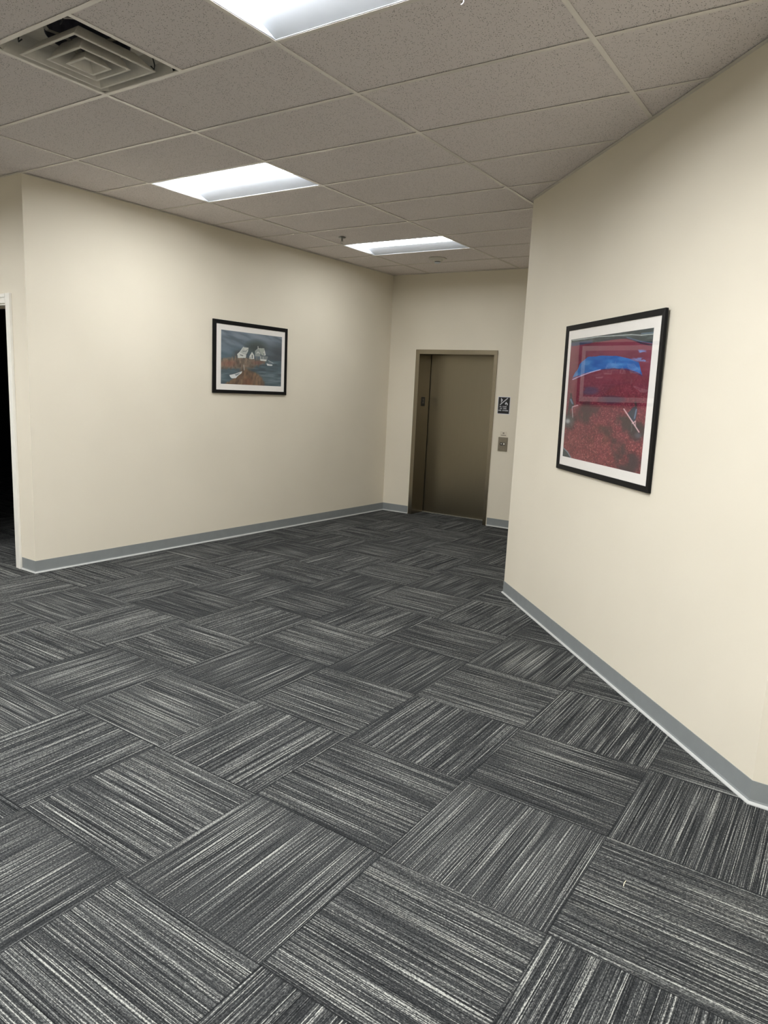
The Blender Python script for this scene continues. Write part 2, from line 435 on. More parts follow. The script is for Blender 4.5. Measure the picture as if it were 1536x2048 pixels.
# floor-number plate on the left jamb
fJ = frame_of(tuple(fB(I0, 0, 0))[:2], tuple(fB(I0, 0, -DEP))[:2])       # t runs into the recess, out points to the opening (+x)
if fJ.n.dot(fB.t) < 0:
    _n = fB.t
np_ = thing('floor_number_plate', 'small black floor number plate on the left steel jamb of the elevator', 'sign', tuple(fJ(.143, 1.5, 0)))
MB().obox(fJ, .093, .193, 1.440, 1.560, 0, .003).build('plate', M['black_plastic'], np_, bevel=.001)

def text_mesh(txt, name, mat, parent, fr, tc, zc, o, size, width=None, depth=.0006, bold=0.0):
    cu = bpy.data.curves.new(name, 'FONT'); cu.body = txt; cu.size = size; cu.align_x = 'CENTER'; cu.align_y = 'CENTER'
    cu.extrude = depth; cu.offset = bold
    tmp = bpy.data.objects.new(name, cu); C.objects.link(tmp)
    bpy.context.view_layer.update()
    me = bpy.data.meshes.new_from_object(tmp.evaluated_get(bpy.context.evaluated_depsgraph_get()))
    bpy.data.objects.remove(tmp)
    xs = [v.co.x for v in me.vertices]; ys = [v.co.y for v in me.vertices]; sx = 1.0
    if width: sx = width/(max(xs)-min(xs))
    cx, cy = (max(xs)+min(xs))/2, (max(ys)+min(ys))/2
    for v in me.vertices: v.co = fr(tc+(v.co.x-cx)*sx, zc+(v.co.y-cy), o+depth+v.co.z)
    ob = bpy.data.objects.new(name, me); C.objects.link(ob); me.materials.clear(); me.materials.append(mat)
    ob.parent = parent; ob.matrix_parent_inverse = parent.matrix_world.inverted()
    return ob
text_mesh('2', 'numeral', M['grey_ink'], np_, fJ, .143, 1.507, .003, .085, None, .0005, .001)

# evacuation sign
sg = thing('evacuation_sign', 'black in-case-of-fire use-stairs sign with white pictogram beside the elevator', 'sign', tuple(fB(1.678, 1.5, 0)))
S0, S1, Z0, Z1 = 1.604, 1.752, 1.408, 1.606
MB().obox(fB, S0, S1, Z0, Z1, 0, .004).build('sign_panel', M['black_plastic'], sg, bevel=.001)
MB().ring(fB, (S0-.006, S1+.006, Z0-.006, Z1+.006), (S0+.0005, S1-.0005, Z0+.0005, Z1-.0005), 0, .0035).build('border', M['white_ink'], sg)
zz = lambda py: Z1-(py-325)/(1465-325)*(Z1-Z0)           # rows read off an enlarged view of the sign
tt = lambda px, py: S0+(px-(425-(py-325)*.062))/770*(S1-S0)
def poly2(m_, pts, o0, o1):
    a = [m_.bm.verts.new(fB(t, z, o0)) for t, z in pts]; b = [m_.bm.verts.new(fB(t, z, o1)) for t, z in pts]; n = len(pts)
    for i in range(n): m_.bm.faces.new((a[i], a[(i+1) % n], b[(i+1) % n], b[i]))
    m_.bm.faces.new(a[::-1]); m_.bm.faces.new(b)
def strip(m_, pts, wd, o0=.004, o1=.005):
    for (p, q) in zip(pts, pts[1:]):
        d = Vector((q[0]-p[0], q[1]-p[1])).normalized()*wd/2; e = Vector((-d.y, d.x))
        poly2(m_, [(p[0]-e.x, p[1]-e.y), (q[0]-e.x, q[1]-e.y), (q[0]+e.x, q[1]+e.y), (p[0]+e.x, p[1]+e.y)], o0, o1)
mb = MB()                                                # stepped staircase line
st = []; n = 7
for k in range(n+1):
    px, py = 520+(1050-520)*k/n, 860+(375-860)*k/n
    st.append((tt(px, py), zz(py)))
    if k < n: st.append((tt(px, 860+(375-860)*k/n)+.001, zz(860+(375-860)*(k+.6)/n)))
strip(mb, [st[0], st[-1]], .010)
for k in range(n): strip(mb, [st[2*k], st[2*k+1]], .006); strip(mb, [st[2*k+1], st[2*k+2]], .006)
mb.build('stair_symbol', M['white_ink'], sg)
mb = MB()                                                # walking figure
P = lambda px, py: (tt(px, py), zz(py))
strip(mb, [P(600, 400), P(640, 490)], .010); strip(mb, [P(640, 480), P(655, 580)], .015); strip(mb, [P(650, 575), P(600, 640)], .009)
strip(mb, [P(600, 640), P(590, 700)], .007); strip(mb, [P(640, 500), P(560, 545)], .005); strip(mb, [P(650, 490), P(710, 500)], .005)
mb.build('figure_symbol', M['white_ink'], sg)
mb = MB()                                                # flame
fl = [(935, 640), (985, 690), (1050, 770), (1040, 830), (1015, 880), (985, 870), (990, 820), (940, 750), (905, 800), (915, 865), (880, 830), (850, 760), (890, 700)]
poly2(mb, [P(*q) for q in fl], .004, .005); mb.build('flame_symbol', M['white_ink'], sg)
for line, zc, wd in (('IN  CASE', 975, .092), ('OF  FIRE', 1105, .088), ('USE  STAIRS', 1245, .128)):
    text_mesh(line, 'lettering', M['white_ink'], sg, fB, tt(735, zc), zz(zc), .004, .019, wd, .0005, .0004)

# call panel, its buttons and the small sticker above it
cp = thing('elevator_call_station', 'steel elevator call panel with two square buttons beside the elevator', 'call panel', tuple(fB(1.70, .95, 0)))
MB().obox(fB, 1.640, 1.764, .950, 1.123, 0, .009).build('plate', M['panel_steel'], cp, bevel=.004)
for t0, nm in ((1.668, 'a'), (1.704, 'b')):
    bt = MB().obox(fB, t0, t0+.033, 1.024, 1.056, .009, .0125).build('button', M['black_plastic'], cp, bevel=.001)
    if nm == 'a': q = MB().lathe([(0, 0), (.0075, 0), (.0075, .001), (0, .001)], n=20)
    if nm == 'a':
        for v in q.bm.verts: x, y, z = v.co; v.co = fB(t0+.0175+x, 1.041+y, .0125+z)
        q.build('button_face', M['button'], bt)
    else: MB().obox(fB, t0+.006, t0+.027, 1.031, 1.051, .0125, .0142).build('button_face', M['button'], bt)
mb = MB(); q = mb.lathe([(0, 0), (.004, 0), (.004, .001), (0, .001)], n=12)
for v in q.bm.verts: x, y, z = v.co; v.co = fB(1.660+x, .972+y, .009+z)
q.build('key_switch', M['black_plastic'], cp)
stk = thing('call_sticker', 'small pale label with faint print stuck on the wall above the call panel', 'label', tuple(fB(1.70, 1.14, 0)))
MB().obox(fB, 1.656, 1.746, 1.130, 1.192, 0, .0012).build('backing', M['sticker'], stk)
strip_m = MB(); 
for z, a, b in ((1.176, 1.690, 1.712), (1.168, 1.690, 1.712), (1.146, 1.668, 1.734)): strip_m.obox(fB, a, b, z-.0035, z+.0035, .0012, .0016)
strip_m.build('print', M['grey_ink'], stk)

# ------------------------------------------------------------------ painted artwork
rng = np.random.default_rng(7)
def vnoise(x, y, seed):
    xi = np.floor(x).astype(int); yi = np.floor(y).astype(int); fx = x-xi; fy = y-yi
    fx = fx*fx*(3-2*fx); fy = fy*fy*(3-2*fy)
    def h(a, b):
        n = (a*374761393+b*668265263+seed*1442695041) & 0xffffffff
        n = ((n ^ (n >> 13))*1274126177) & 0xffffffff
        return ((n ^ (n >> 16)) & 0xffff)/65535.0
    return (h(xi, yi)*(1-fx)+h(xi+1, yi)*fx)*(1-fy)+(h(xi, yi+1)*(1-fx)+h(xi+1, yi+1)*fx)*fy
def fbm(x, y, seed, o=4):
    s = 0; a = .5
    for k in range(o): s = s+a*vnoise(x*2**k, y*2**k, seed+k); a *= .5
    return s/(1-.5**o)
def homog(dst):
    src = [(0, 0), (1, 0), (1, 1), (0, 1)]; A = []; b = []
    for (u, v), (x, y) in zip(src, dst):
        A.append([u, v, 1, 0, 0, 0, -x*u, -x*v]); b.append(x); A.append([0, 0, 0, u, v, 1, -y*u, -y*v]); b.append(y)
    h = np.linalg.solve(np.array(A, float), np.array(b, float)); return np.append(h, 1).reshape(3, 3)
def inpoly(X, Y, pts):
    r = np.zeros(X.shape, bool); n = len(pts)
    for i in range(n):
        x0, y0 = pts[i]; x1, y1 = pts[(i+1) % n]
        if y0 == y1: continue
        c = ((Y < y0) != (Y < y1)) & (X < (x1-x0)*(Y-y0)/(y1-y0)+x0); r ^= c
    return r
def segd(X, Y, p, q):
    px, py = p; dx, dy = q[0]-px, q[1]-py; t = np.clip(((X-px)*dx+(Y-py)*dy)/(dx*dx+dy*dy), 0, 1)
    return np.hypot(X-px-t*dx, Y-py-t*dy)
class Canvas:
    def __init__(s, nu, nv, corners):
        u, v = np.meshgrid((np.arange(nu))/(nu-1), (np.arange(nv))/(nv-1)); Hm = homog(corners)
        w_ = Hm[2, 0]*u+Hm[2, 1]*v+1
        s.X = (Hm[0, 0]*u+Hm[0, 1]*v+Hm[0, 2])/w_; s.Y = (Hm[1, 0]*u+Hm[1, 1]*v+Hm[1, 2])/w_
        s.u, s.v = u, v; s.c = np.zeros(u.shape+(3,)); s.nu, s.nv = nu, nv
    def mix(s, mask, col, k=1.0):
        m_ = (np.asarray(mask, float)*k)[..., None]; s.c = s.c*(1-m_)+np.array(col, float)*m_
    def poly(s, pts, col, k=1.0): s.mix(inpoly(s.X, s.Y, pts), col, k)
    def line(s, pts, w_, col, k=1.0):
        for p, q in zip(pts, pts[1:]): s.mix(np.clip(1.3-segd(s.X, s.Y, p, q)/w_, 0, 1), col, k)
    def blob(s, c, rx, ry, col, k=1.0, pw=1.0):
        d = ((s.X-c[0])/rx)**2+((s.Y-c[1])/ry)**2; s.mix(np.clip(1-d, 0, 1)**pw, col, k)
    def mesh(s, fr, t0, t1, z0, z1, o, name, mat, parent):
        nu, nv = s.nu, s.nv
        tv = t0+(t1-t0)*s.u; zv = z1-(z1-z0)*s.v
        A = np.array(fr.A); t = np.array(fr.t); n_ = np.array(fr.n)
        co = A+tv[..., None]*t+n_*o; co[..., 2] = zv
        idx = np.arange(nu*nv).reshape(nv, nu)
        f = np.stack([idx[1:, :-1], idx[1:, 1:], idx[:-1, 1:], idx[:-1, :-1]], -1).reshape(-1, 4)
        front = co.reshape(-1, 3)
        nb = len(front)
        cs = [idx[-1, 0], idx[-1, -1], idx[0, -1], idx[0, 0]]
        verts = front.tolist()+[tuple(front[k]-n_*.0015) for k in cs]
        faces = f.tolist()+[[nb+3, nb+2, nb+1, nb]]
        me = bpy.data.meshes.new(name); me.from_pydata(verts, [], faces); me.update()
        at = me.color_attributes.new('paint', 'FLOAT_COLOR', 'POINT')
        c = np.clip(s.c/255, 0, 1); c = np.where(c <= .04045, c/12.92, ((c+.055)/1.055)**2.4)
        arr = np.ones((nb+4, 4)); arr[:nb, :3] = c.reshape(-1, 3); at.data.foreach_set('color', arr.ravel().astype(np.float32))
        ob = bpy.data.objects.new(name, me); C.objects.link(ob); me.materials.append(mat)
        ob.parent = parent; ob.matrix_parent_inverse = parent.matrix_world.inverted(); return ob

def paint_harbor():
    c = Canvas(300, 190, [(275, 313), (1305, 480), (1275, 1313), (258, 1245)]); X, Y, u, v = c.X, c.Y, c.u, c.v
    hz = 810+(X-270)*.075
    tsky = np.clip((Y-(313+(X-275)*.162))/(hz-(313+(X-275)*.162)), 0, 1)
    top = np.array([132, 144, 156.]); mid = np.array([92, 107, 116.]); low = np.array([66, 76, 84.])
    c.c = (top*(1-tsky)[..., None]+mid*tsky[..., None]); 
    st_ = fbm(u*3+v*2, v*14-u*5, 3, 4)
    c.mix(np.clip((st_-.5)*3, 0, 1), (150, 158, 168), .55); c.mix(np.clip((.5-st_)*3, 0, 1), (66, 78, 86), .65)
    c.mix(np.clip((X-850)/350, 0, 1)*np.clip((Y-520)/150, 0, 1), (64, 72, 78), .75)
    c.mix(np.clip((Y-560)/180, 0, 1)*np.clip((900-X)/400, 0, 1), (80, 104, 118), .45)
    c.blob((860, 640), 230, 160, (58, 66, 62), .75); c.blob((590, 760), 150, 110, (70, 66, 64), .6)
    wat = Y > hz; c.mix(wat, (82, 100, 108), 1)
    wn = fbm(u*6, v*30, 9, 4); c.mix(wat*np.clip((wn-.5)*4, 0, 1), (140, 152, 158), .45); c.mix(wat*np.clip((.5-wn)*4, 0, 1), (58, 72, 80), .6)
    gn = fbm(u*40, v*14, 12, 3)
    def land(pts, col, col2, k=.95):
        m_ = sum(inpoly(X+(gn-.5)*50+a, Y+(gn-.5)*70+b, pts).astype(float) for a, b in ((0, 0), (14, 8), (-14, 9), (9, -16), (-9, -14), (0, 20)))/6; c.mix(m_, col, k); c.mix(m_*np.clip((gn-.5)*4, 0, 1), col2, .7)
        c.mix(m_*np.clip((.5-gn)*4, 0, 1), (74, 62, 54), .5)
    land([(255, 830), (560, 800), (760, 830), (930, 860), (1050, 880), (1010, 915), (900, 950), (790, 985), (620, 1000), (250, 985)], (122, 108, 96), (158, 136, 114))
    c.blob((400, 900), 170, 70, (138, 88, 76), .55); c.blob((890, 900), 130, 45, (128, 88, 80), .6)
    land([(640, 985), (720, 1010), (860, 1070), (960, 1160), (1010, 1320), (300, 1320), (380, 1230), (560, 1090)], (120, 96, 78), (150, 120, 94))
    c.blob((720, 1240), 110, 120, (120, 78, 60), .6)
    W = (208, 210, 204); S_ = (150, 156, 152); Dk = (52, 58, 60)
    # left house
    c.poly([(548, 745), (590, 710), (640, 735), (700, 770), (690, 815), (555, 812)], W); c.poly([(590, 712), (655, 632), (740, 648), (728, 712), (690, 770), (640, 730)], (186, 190, 184))
    c.poly([(655, 630), (742, 646), (730, 700), (672, 690)], (198, 200, 192)); c.line([(655, 625), (590, 712), (548, 748)], 5, (224, 226, 218)); c.line([(600, 760), (640, 775)], 9, Dk, .7)
    c.line([(640, 700), (700, 700)], 6, Dk, .6); c.line([(700, 690), (740, 660)], 5, Dk, .5)
    # small gabled shed
    c.poly([(752, 790), (798, 714), (832, 775), (830, 838), (755, 835)], W); c.line([(800, 770), (800, 820)], 8, Dk, .9); c.line([(770, 800), (772, 830)], 5, Dk, .7)
    c.line([(715, 815), (745, 850), (830, 850)], 5, (60, 58, 56), .8)
    # right house
    c.poly([(848, 700), (900, 655), (945, 740), (935, 800), (850, 790)], S_); c.poly([(905, 655), (1005, 660), (1030, 775), (960, 780), (940, 730)], (168, 174, 164))
    c.poly([(985, 740), (1010, 690), (1030, 780), (990, 785)], W); c.line([(900, 625), (903, 665)], 7, W); c.line([(880, 740), (900, 720), (925, 745)], 7, (214, 216, 210))
    c.poly([(930, 790), (1070, 800), (1045, 870), (940, 868)], (126, 134, 134)); c.poly([(935, 840), (1040, 855), (1035, 880), (945, 870)], (216, 218, 212))
    c.line([(940, 795), (938, 860)], 5, W); c.line([(985, 805), (985, 855)], 4, W); c.line([(880, 790), (870, 850)], 5, (140, 132, 122)); c.line([(995, 745), (998, 770)], 6, Dk, .8)
    # small moored boat
    c.poly([(1040, 915), (1085, 935), (1150, 945), (1130, 960), (1050, 952)], (220, 222, 220)); c.line([(1070, 870), (1150, 915)], 5, (190, 195, 195)); c.line([(1140, 945), (1210, 945)], 5, (40, 46, 50))
    c.poly([(1080, 880), (1120, 905), (1100, 930), (1075, 920)], (110, 120, 124))
    # white rowing boat
    c.poly([(408, 1098), (470, 1088), (560, 1060), (628, 1040), (615, 1075), (560, 1110), (520, 1155), (450, 1158), (420, 1130)], (222, 224, 222))
    c.poly([(500, 1092), (600, 1060), (560, 1100), (520, 1120)], (140, 148, 152)); c.line([(410, 1092), (500, 1078), (625, 1036)], 4, (40, 44, 48))
    c.line([(655, 935), (662, 1022)], 6, (196, 196, 188)); c.line([(640, 1000), (636, 1050)], 5, (70, 62, 56))
    return c

def paint_bog():
    c = Canvas(300, 400, [(290, 408), (1140, 285), (985, 1780), (190, 1597)]); X, Y, u, v = c.X, c.Y, c.u, c.v
    fine = vnoise(u*95, v*125, 5); fin2 = vnoise(u*170, v*220, 15); mid = fbm(u*9, v*12, 8, 4)
    a, b_, d = np.array([128, 62, 78.]), np.array([112, 38, 58.]), np.array([122, 50, 56.])
    t = np.clip(v/.45, 0, 1)[..., None]; t2 = np.clip((v-.45)/.5, 0, 1)[..., None]
    c.c = (a*(1-t)+b_*t)*(1-t2)+d*t2
    hs = np.clip((v-.25)/.4, .12, 1)
    c.mix(np.clip((fine*.5+fin2*.5-.58)*5, 0, 1)*hs, (196, 128, 124), .75); c.mix(np.clip((.42-fine*.5-fin2*.5)*5, 0, 1)*hs, (62, 30, 38), .7)
    c.mix(np.clip((mid-.5)*3, 0, 1), (140, 62, 80), .35); c.mix(np.clip((.5-mid)*3, 0, 1), (84, 34, 48), .35)
    stk_ = fbm(u*4, v*40, 33, 3); c.mix((v < .3)*np.clip((stk_-.5)*3, 0, 1), (150, 84, 100), .4)
    # dark bank with its pale shoreline at the top
    bank = [(280, 380), (1160, 260), (1140, 450), (1080, 440), (1000, 430), (860, 395), (700, 410), (560, 430), (430, 450), (290, 470)]
    c.poly(bank, (46, 58, 62)); c.mix(inpoly(X, Y, bank)*np.clip((fbm(u*20, v*60, 2, 3)-.5)*4, 0, 1), (100, 112, 112), .5)
    c.poly([(285, 440), (500, 410), (510, 440), (290, 478)], (70, 76, 110), .8)
    c.line([(300, 414), (420, 400), (560, 378), (720, 368), (900, 356), (1010, 362), (1130, 350)], 5, (214, 220, 216), .85); c.line([(1010, 345), (1130, 335)], 7, (120, 150, 180), .6)
    c.line([(560, 425), (800, 385), (900, 400), (1000, 440), (1130, 470)], 9, (34, 40, 58), .8); c.line([(860, 385), (1000, 425), (1130, 445)], 6, (92, 120, 160), .7)
    # open blue water crossing the berries
    wob = (fbm(u*12, v*14, 41, 3)-.5)*26
    pool = [(300, 800), (350, 720), (390, 640), (470, 585), (600, 570), (760, 575), (880, 600), (980, 640), (1020, 770), (960, 740), (860, 705), (740, 700), (600, 710), (480, 740), (390, 770)]
    pm = inpoly(X+wob, Y+wob*.5, pool); c.mix(pm, (48, 104, 176)); pn = fbm(u*8, v*30, 21, 4)
    c.mix(pm*np.clip((pn-.5)*4, 0, 1), (92, 148, 206), .7); c.mix(pm*np.clip((.5-pn)*4, 0, 1), (30, 78, 150), .6)
    c.mix(pm*np.clip((520-X)/180, 0, 1), (88, 132, 176), .55)
    c.line([(300, 815), (390, 775), (480, 742), (590, 712)], 6, (196, 190, 226), .95)
    c.line([(590, 712), (740, 704), (860, 712), (1015, 775)], 6, (26, 52, 120), .6)
    for cx, cy, rx, ry in ((1000, 530, 80, 26), (990, 610, 110, 26), (1060, 620, 60, 18)):
        c.mix(np.clip(1-(((X-cx)/rx)**2+((Y-cy)/ry)**2), 0, 1)*np.clip((fbm(u*26, v*60, 51, 3)-.38)*5, 0, 1), (120, 148, 206), .95)
    # dark drifts
    dn = np.clip((fbm(u*10, v*12, 61, 4)-.33)*4, 0, 1)
    def drift(cx, cy, rx, ry, col=(58, 44, 48), k=.85):
        c.mix(np.clip(1.4-(((X-cx)/rx)**2+((Y-cy)/ry)**2)*1.4, 0, 1)*dn, col, k)
    drift(470, 930, 120, 50, (78, 58, 86)); drift(690, 1020, 170, 50, (70, 46, 70)); drift(440, 1160, 130, 130); drift(500, 1090, 120, 90, (74, 46, 54), .6)
    drift(830, 1270, 190, 130, (54, 48, 48)); drift(960, 1350, 120, 110, (50, 46, 50)); drift(620, 1340, 120, 60); drift(760, 1500, 90, 160, (60, 44, 48), .8)
    drift(860, 1660, 150, 150, (52, 44, 50)); drift(560, 1380, 160, 130, (92, 58, 48), .5); drift(270, 1230, 80, 120, (56, 44, 48))
    c.line([(620, 1340), (720, 1440), (790, 1600), (900, 1760)], 26, (60, 40, 44), .45)
    # two waders with their rakes
    c.poly([(255, 1100), (265, 1020), (280, 965), (298, 1020), (312, 1070), (300, 1110), (262, 1115)], (42, 50, 62)); c.line([(278, 1020), (295, 1060)], 9, (112, 136, 164), .9)
    c.line([(280, 960), (282, 990)], 9, (40, 36, 40)); c.line([(296, 1095), (350, 1078)], 6, (206, 170, 176)); c.line([(262, 1110), (255, 1160), (258, 1230)], 13, (46, 44, 50), .9)
    c.line([(292, 1100), (297, 1205)], 5, (180, 170, 172), .9); c.blob((250, 1245), 70, 70, (84, 88, 90), .9, .6); c.blob((245, 1240), 30, 30, (190, 192, 192), .8)
    c.poly([(860, 1160), (905, 1110), (935, 1085), (960, 1100), (955, 1170), (935, 1250), (905, 1240)], (48, 56, 72)); c.line([(950, 1120), (930, 1210)], 8, (120, 142, 170), .8)
    c.line([(942, 1050), (948, 1085)], 12, (52, 44, 46)); c.line([(905, 1250), (898, 1340)], 8, (86, 84, 84), .9); c.line([(930, 1250), (950, 1330)], 8, (60, 58, 62), .8)
    c.line([(822, 1115), (905, 1240), (975, 1350)], 7, (226, 190, 194)); c.line([(908, 1262), (940, 1240)], 6, (220, 180, 184)); c.line([(940, 1245), (940, 1300)], 4, (200, 160, 166))
    c.blob((965, 1385), 45, 40, (104, 108, 124), .6)
    # boat rim in the corner
    c.poly([(190, 1510), (240, 1560), (275, 1620), (185, 1600)], (52, 62, 66)); c.line([(193, 1510), (240, 1555), (275, 1615)], 6, (132, 150, 158)); return c

def picture(name, label, fr, outer, inner, art, dep, canvas, lean=0.0):
    t = thing(name, label, 'picture', tuple(fr((outer[0]+outer[1])/2, outer[2], 0)))
    MB().ring(fr, outer, inner, .001, dep, .003).build('frame', M['black_frame'], t, bevel=.0012)
    MB().ring(fr, (inner[0]-.004, inner[1]+.004, inner[2]-.004, inner[3]+.004), art, .003, dep-.008, .0015).build('mat_board', M['mat_board'], t)
    e = .006
    canvas.mesh(fr, art[0], art[1], art[2], art[3], dep-.0102, 'artwork', M['art'], t)
    MB().obox(fr, inner[0]-.003, inner[1]+.003, inner[2]-.003, inner[3]+.003, dep-.0072, dep-.0052).build('glass_pane', M['glass'], t)
    if lean: t.matrix_world = Matrix.Translation(t.location) @ Matrix.Rotation(math.radians(lean), 4, -fr.t)
    return t
picture('framed_picture', 'small black framed print of white shore houses and a rowing boat, on the left wall', fL,
        (1.851, 2.902, 1.517, 2.236), (1.893, 2.868, 1.551, 2.197), (1.957, 2.824, 1.609, 2.141), .020, paint_harbor())
picture('framed_picture', 'large black framed red print with a blue water streak, on the angled right wall', fR,
        (.880, 2.072, 1.150, 2.094), (.915, 2.037, 1.182, 2.061), (.953, 1.962, 1.238, 2.004), .018, paint_bog(), -.8)

# ------------------------------------------------------------------ troffer lamps
def make_troffer(i, j, label, group):
    cx, cy = (i+.5)*2*F, (j+.5)*F; hx, hy = F-.012, F/2-.012
    t = thing('ceiling_light', label, 'ceiling light', (cx, cy, H), group)
    dz = .052; sl = .150                                  # recess depth and width of the side reflectors
    ft = frame_of((cx, cy), (cx+1, cy))
    mb = MB()                                             # thin rim lying on the grid
    hz_ = lambda x, y, z: Vector((cx+x, cy+y, H+z))
    def hring(m_, xo, yo, xi, yi, z0, z1):
        O = [(-xo, -yo), (xo, -yo), (xo, yo), (-xo, yo)]; I = [(-xi, -yi), (xi, -yi), (xi, yi), (-xi, yi)]
        V = [[m_.bm.verts.new(hz_(x, y, z)) for x, y in Q] for Q, z in ((O, z0), (I, z0), (I, z1), (O, z1))]
        for k in range(4):
            n_ = (k+1) % 4
            for a in range(4): m_.bm.faces.new((V[a][k], V[a][n_], V[(a+1) % 4][n_], V[(a+1) % 4][k]))
    hring(mb, hx+.004, hy+.004, hx-.006, hy-.006, .0015, .006)
    mb.build('rim', M['fixture'], t)
    xi, yi = hx-.006, hy-.006
    for s in (-1, 1):                                     # the two sloping side reflectors
        mb = MB()
        a = [(-xi, s*yi, .003), (xi, s*yi, .003), (xi, s*(yi-sl), dz), (-xi, s*(yi-sl), dz)]
        b = [(x, y+s*.002, z+.004) for x, y, z in a]
        A = [mb.bm.verts.new(hz_(*q)) for q in a]; B = [mb.bm.verts.new(hz_(*q)) for q in b]
        mb.bm.faces.new(A); mb.bm.faces.new(B[::-1])
        for k in range(4): mb.bm.faces.new((A[k], A[(k+1) % 4], B[(k+1) % 4], B[k]))
        mb.build('side_reflector', M['fixture'], t)
    for s in (-1, 1): MB().box(cx+s*(xi+.001)-.001, cx+s*(xi+.001)+.001, cy-yi, cy+yi, H+.003, H+dz+.012).build('end_plate', M['fixture'], t)
    mb = MB()                                             # lens: gently bowed strip between the reflectors
    wl = yi-sl; K = 8; lo, hi = [], []
    for k in range(K+1):
        y = -wl+2*wl*k/K; z = dz-.020*(1-(y/wl)**2)
        lo.append((mb.bm.verts.new(hz_(-xi+.002, y, z)), mb.bm.verts.new(hz_(xi-.002, y, z))))
        hi.append((mb.bm.verts.new(hz_(-xi+.002, y, z+.004)), mb.bm.verts.new(hz_(xi-.002, y, z+.004))))
    for k in range(K):
        mb.bm.faces.new((lo[k][0], lo[k][1], lo[k+1][1], lo[k+1][0])); mb.bm.faces.new((hi[k][0], hi[k+1][0], hi[k+1][1], hi[k][1]))
    mb.bm.faces.new([p[0] for p in lo]+[p[0] for p in hi][::-1]); mb.bm.faces.new([p[1] for p in lo][::-1]+[p[1] for p in hi])
    mb.bm.faces.new((lo[0][0], hi[0][0], hi[0][1], lo[0][1])); mb.bm.faces.new((lo[-1][0], lo[-1][1], hi[-1][1], hi[-1][0]))
    mb.build('lens', M['lens'], t)
    MB().box(cx-xi-.002, cx+xi+.002, cy-yi-.002, cy+yi+.002, H+dz+.014, H+dz+.018).build('housing', M['fixture'], t)
    return t
GL = 'recessed ceiling lights'
proto = make_troffer(*LAMPS[0], 'nearest recessed ceiling light, cut off by the top edge of the photo', GL)
def copy_tree(o, parent=None):
    n_ = o.copy(); C.objects.link(n_)
    if parent is not None: n_.parent = parent; n_.matrix_parent_inverse = o.matrix_parent_inverse.copy()
    for ch in list(o.children): copy_tree(ch, n_)
    return n_
lab = {1: 'recessed light nearer the left wall, middle one of the three lit ceiling lights',
       2: 'farthest and smallest recessed light, just before the elevator wall'}
for k, (i, j) in enumerate(LAMPS[1:], 1):
    n_ = copy_tree(proto); n_.location = ((i+.5)*2*F, (j+.5)*F, H)
    n_['label'] = lab.get(k, 'added recessed light, out of view, lighting the front room and right wall')
    if k >= 1:                                            # lens output set per lamp to even out the walls
        for ch in n_.children:
            if ch.name.startswith('lens'): ch.data = ch.data.copy(); ch.data.materials[0] = M['lens_mid' if k == 1 else 'lens_dim' if k == 2 else 'lens_boost']
    if k > 2: n_['group'] = 'added recessed lights out of view'

# ------------------------------------------------------------------ air diffuser
vx, vy = 1*2*F+F/2, -F/2
vent = thing('air_vent', 'square louvered air vent in the ceiling at the upper left', 'air vent', (vx, vy, H))
def sqring(m_, rings):
    """closed loft through square rings (half size, z)"""
    V = [[m_.bm.verts.new((vx+sx*r, vy+sy*r, H+z)) for sx, sy in ((-1, -1), (1, -1), (1, 1), (-1, 1))] for r, z in rings]
    for a in range(len(V)):
        A, B = V[a], V[(a+1) % len(V)]
        for k in range(4): m_.bm.faces.new((A[k], A[(k+1) % 4], B[(k+1) % 4], B[k]))
mb = MB(); sqring(mb, [(.297, .0005), (.290, .0005), (.288, .004), (.289, .006), (.297, .006)]); mb.build('rim', M['vent_white'], vent)
# pan: square skirt rising to a flat top with a round neck opening
mb = MB(); nseg = 48; R_ = .19; zt = .085
def sqpt(k):
    a = 2*math.pi*(k+.5)/nseg; c_, s_ = math.cos(a), math.sin(a); m_ = max(abs(c_), abs(s_)); return c_/m_, s_/m_
def crn(k, r, z):
    x, y = sqpt(k); return mb.bm.verts.new((vx+x*r, vy+y*r, H+z))
P0 = [crn(k, .289, .003) for k in range(nseg)]; P1 = [crn(k, .270, .05) for k in range(nseg)]; P2 = [crn(k, .225, zt) for k in range(nseg)]
P3 = [mb.bm.verts.new((vx+R_*math.cos(2*math.pi*(k+.5)/nseg), vy+R_*math.sin(2*math.pi*(k+.5)/nseg), H+zt+.002)) for k in range(nseg)]
P4 = [mb.bm.verts.new((vx+R_*math.cos(2*math.pi*(k+.5)/nseg), vy+R_*math.sin(2*math.pi*(k+.5)/nseg), H+zt+.025)) for k in range(nseg)]
P5 = [mb.bm.verts.new(Vector(v.co)+Vector((0, 0, .0))) for v in P4]
for A, B in ((P0, P1), (P1, P2), (P2, P3), (P3, P4)):
    for k in range(nseg): mb.bm.faces.new((A[k], A[(k+1) % nseg], B[(k+1) % nseg], B[k]))
for v in P5: mb.bm.verts.remove(v)
pan = mb.build('pan', M['vent_white'], vent)
sm_ = pan.modifiers.new('shell', 'SOLIDIFY'); sm_.thickness = .0015; sm_.offset = 0
mb = MB(); mb.lathe([(R_-.003, zt+.0), (R_-.003, .25), (0, .25), (0, .252), (R_, .252), (R_, zt), (R_-.003, zt)], (vx, vy, H), 48); mb.build('duct_neck', M['duct'], vent)
for r, z, rise, up_ in ((.2155, -.018, .070, .068), (.1345, -.024, .078, .052), (.0725, -.032, .045, .034)):
    mb = MB(); sqring(mb, [(r, z), (r-.0125, z), (r-up_, z+rise), (r-up_+.0015, z+rise+.0015), (r-.004, z+.0035), (r, z+.0035)])
    mb.build('louver', M['vent_white'], vent)
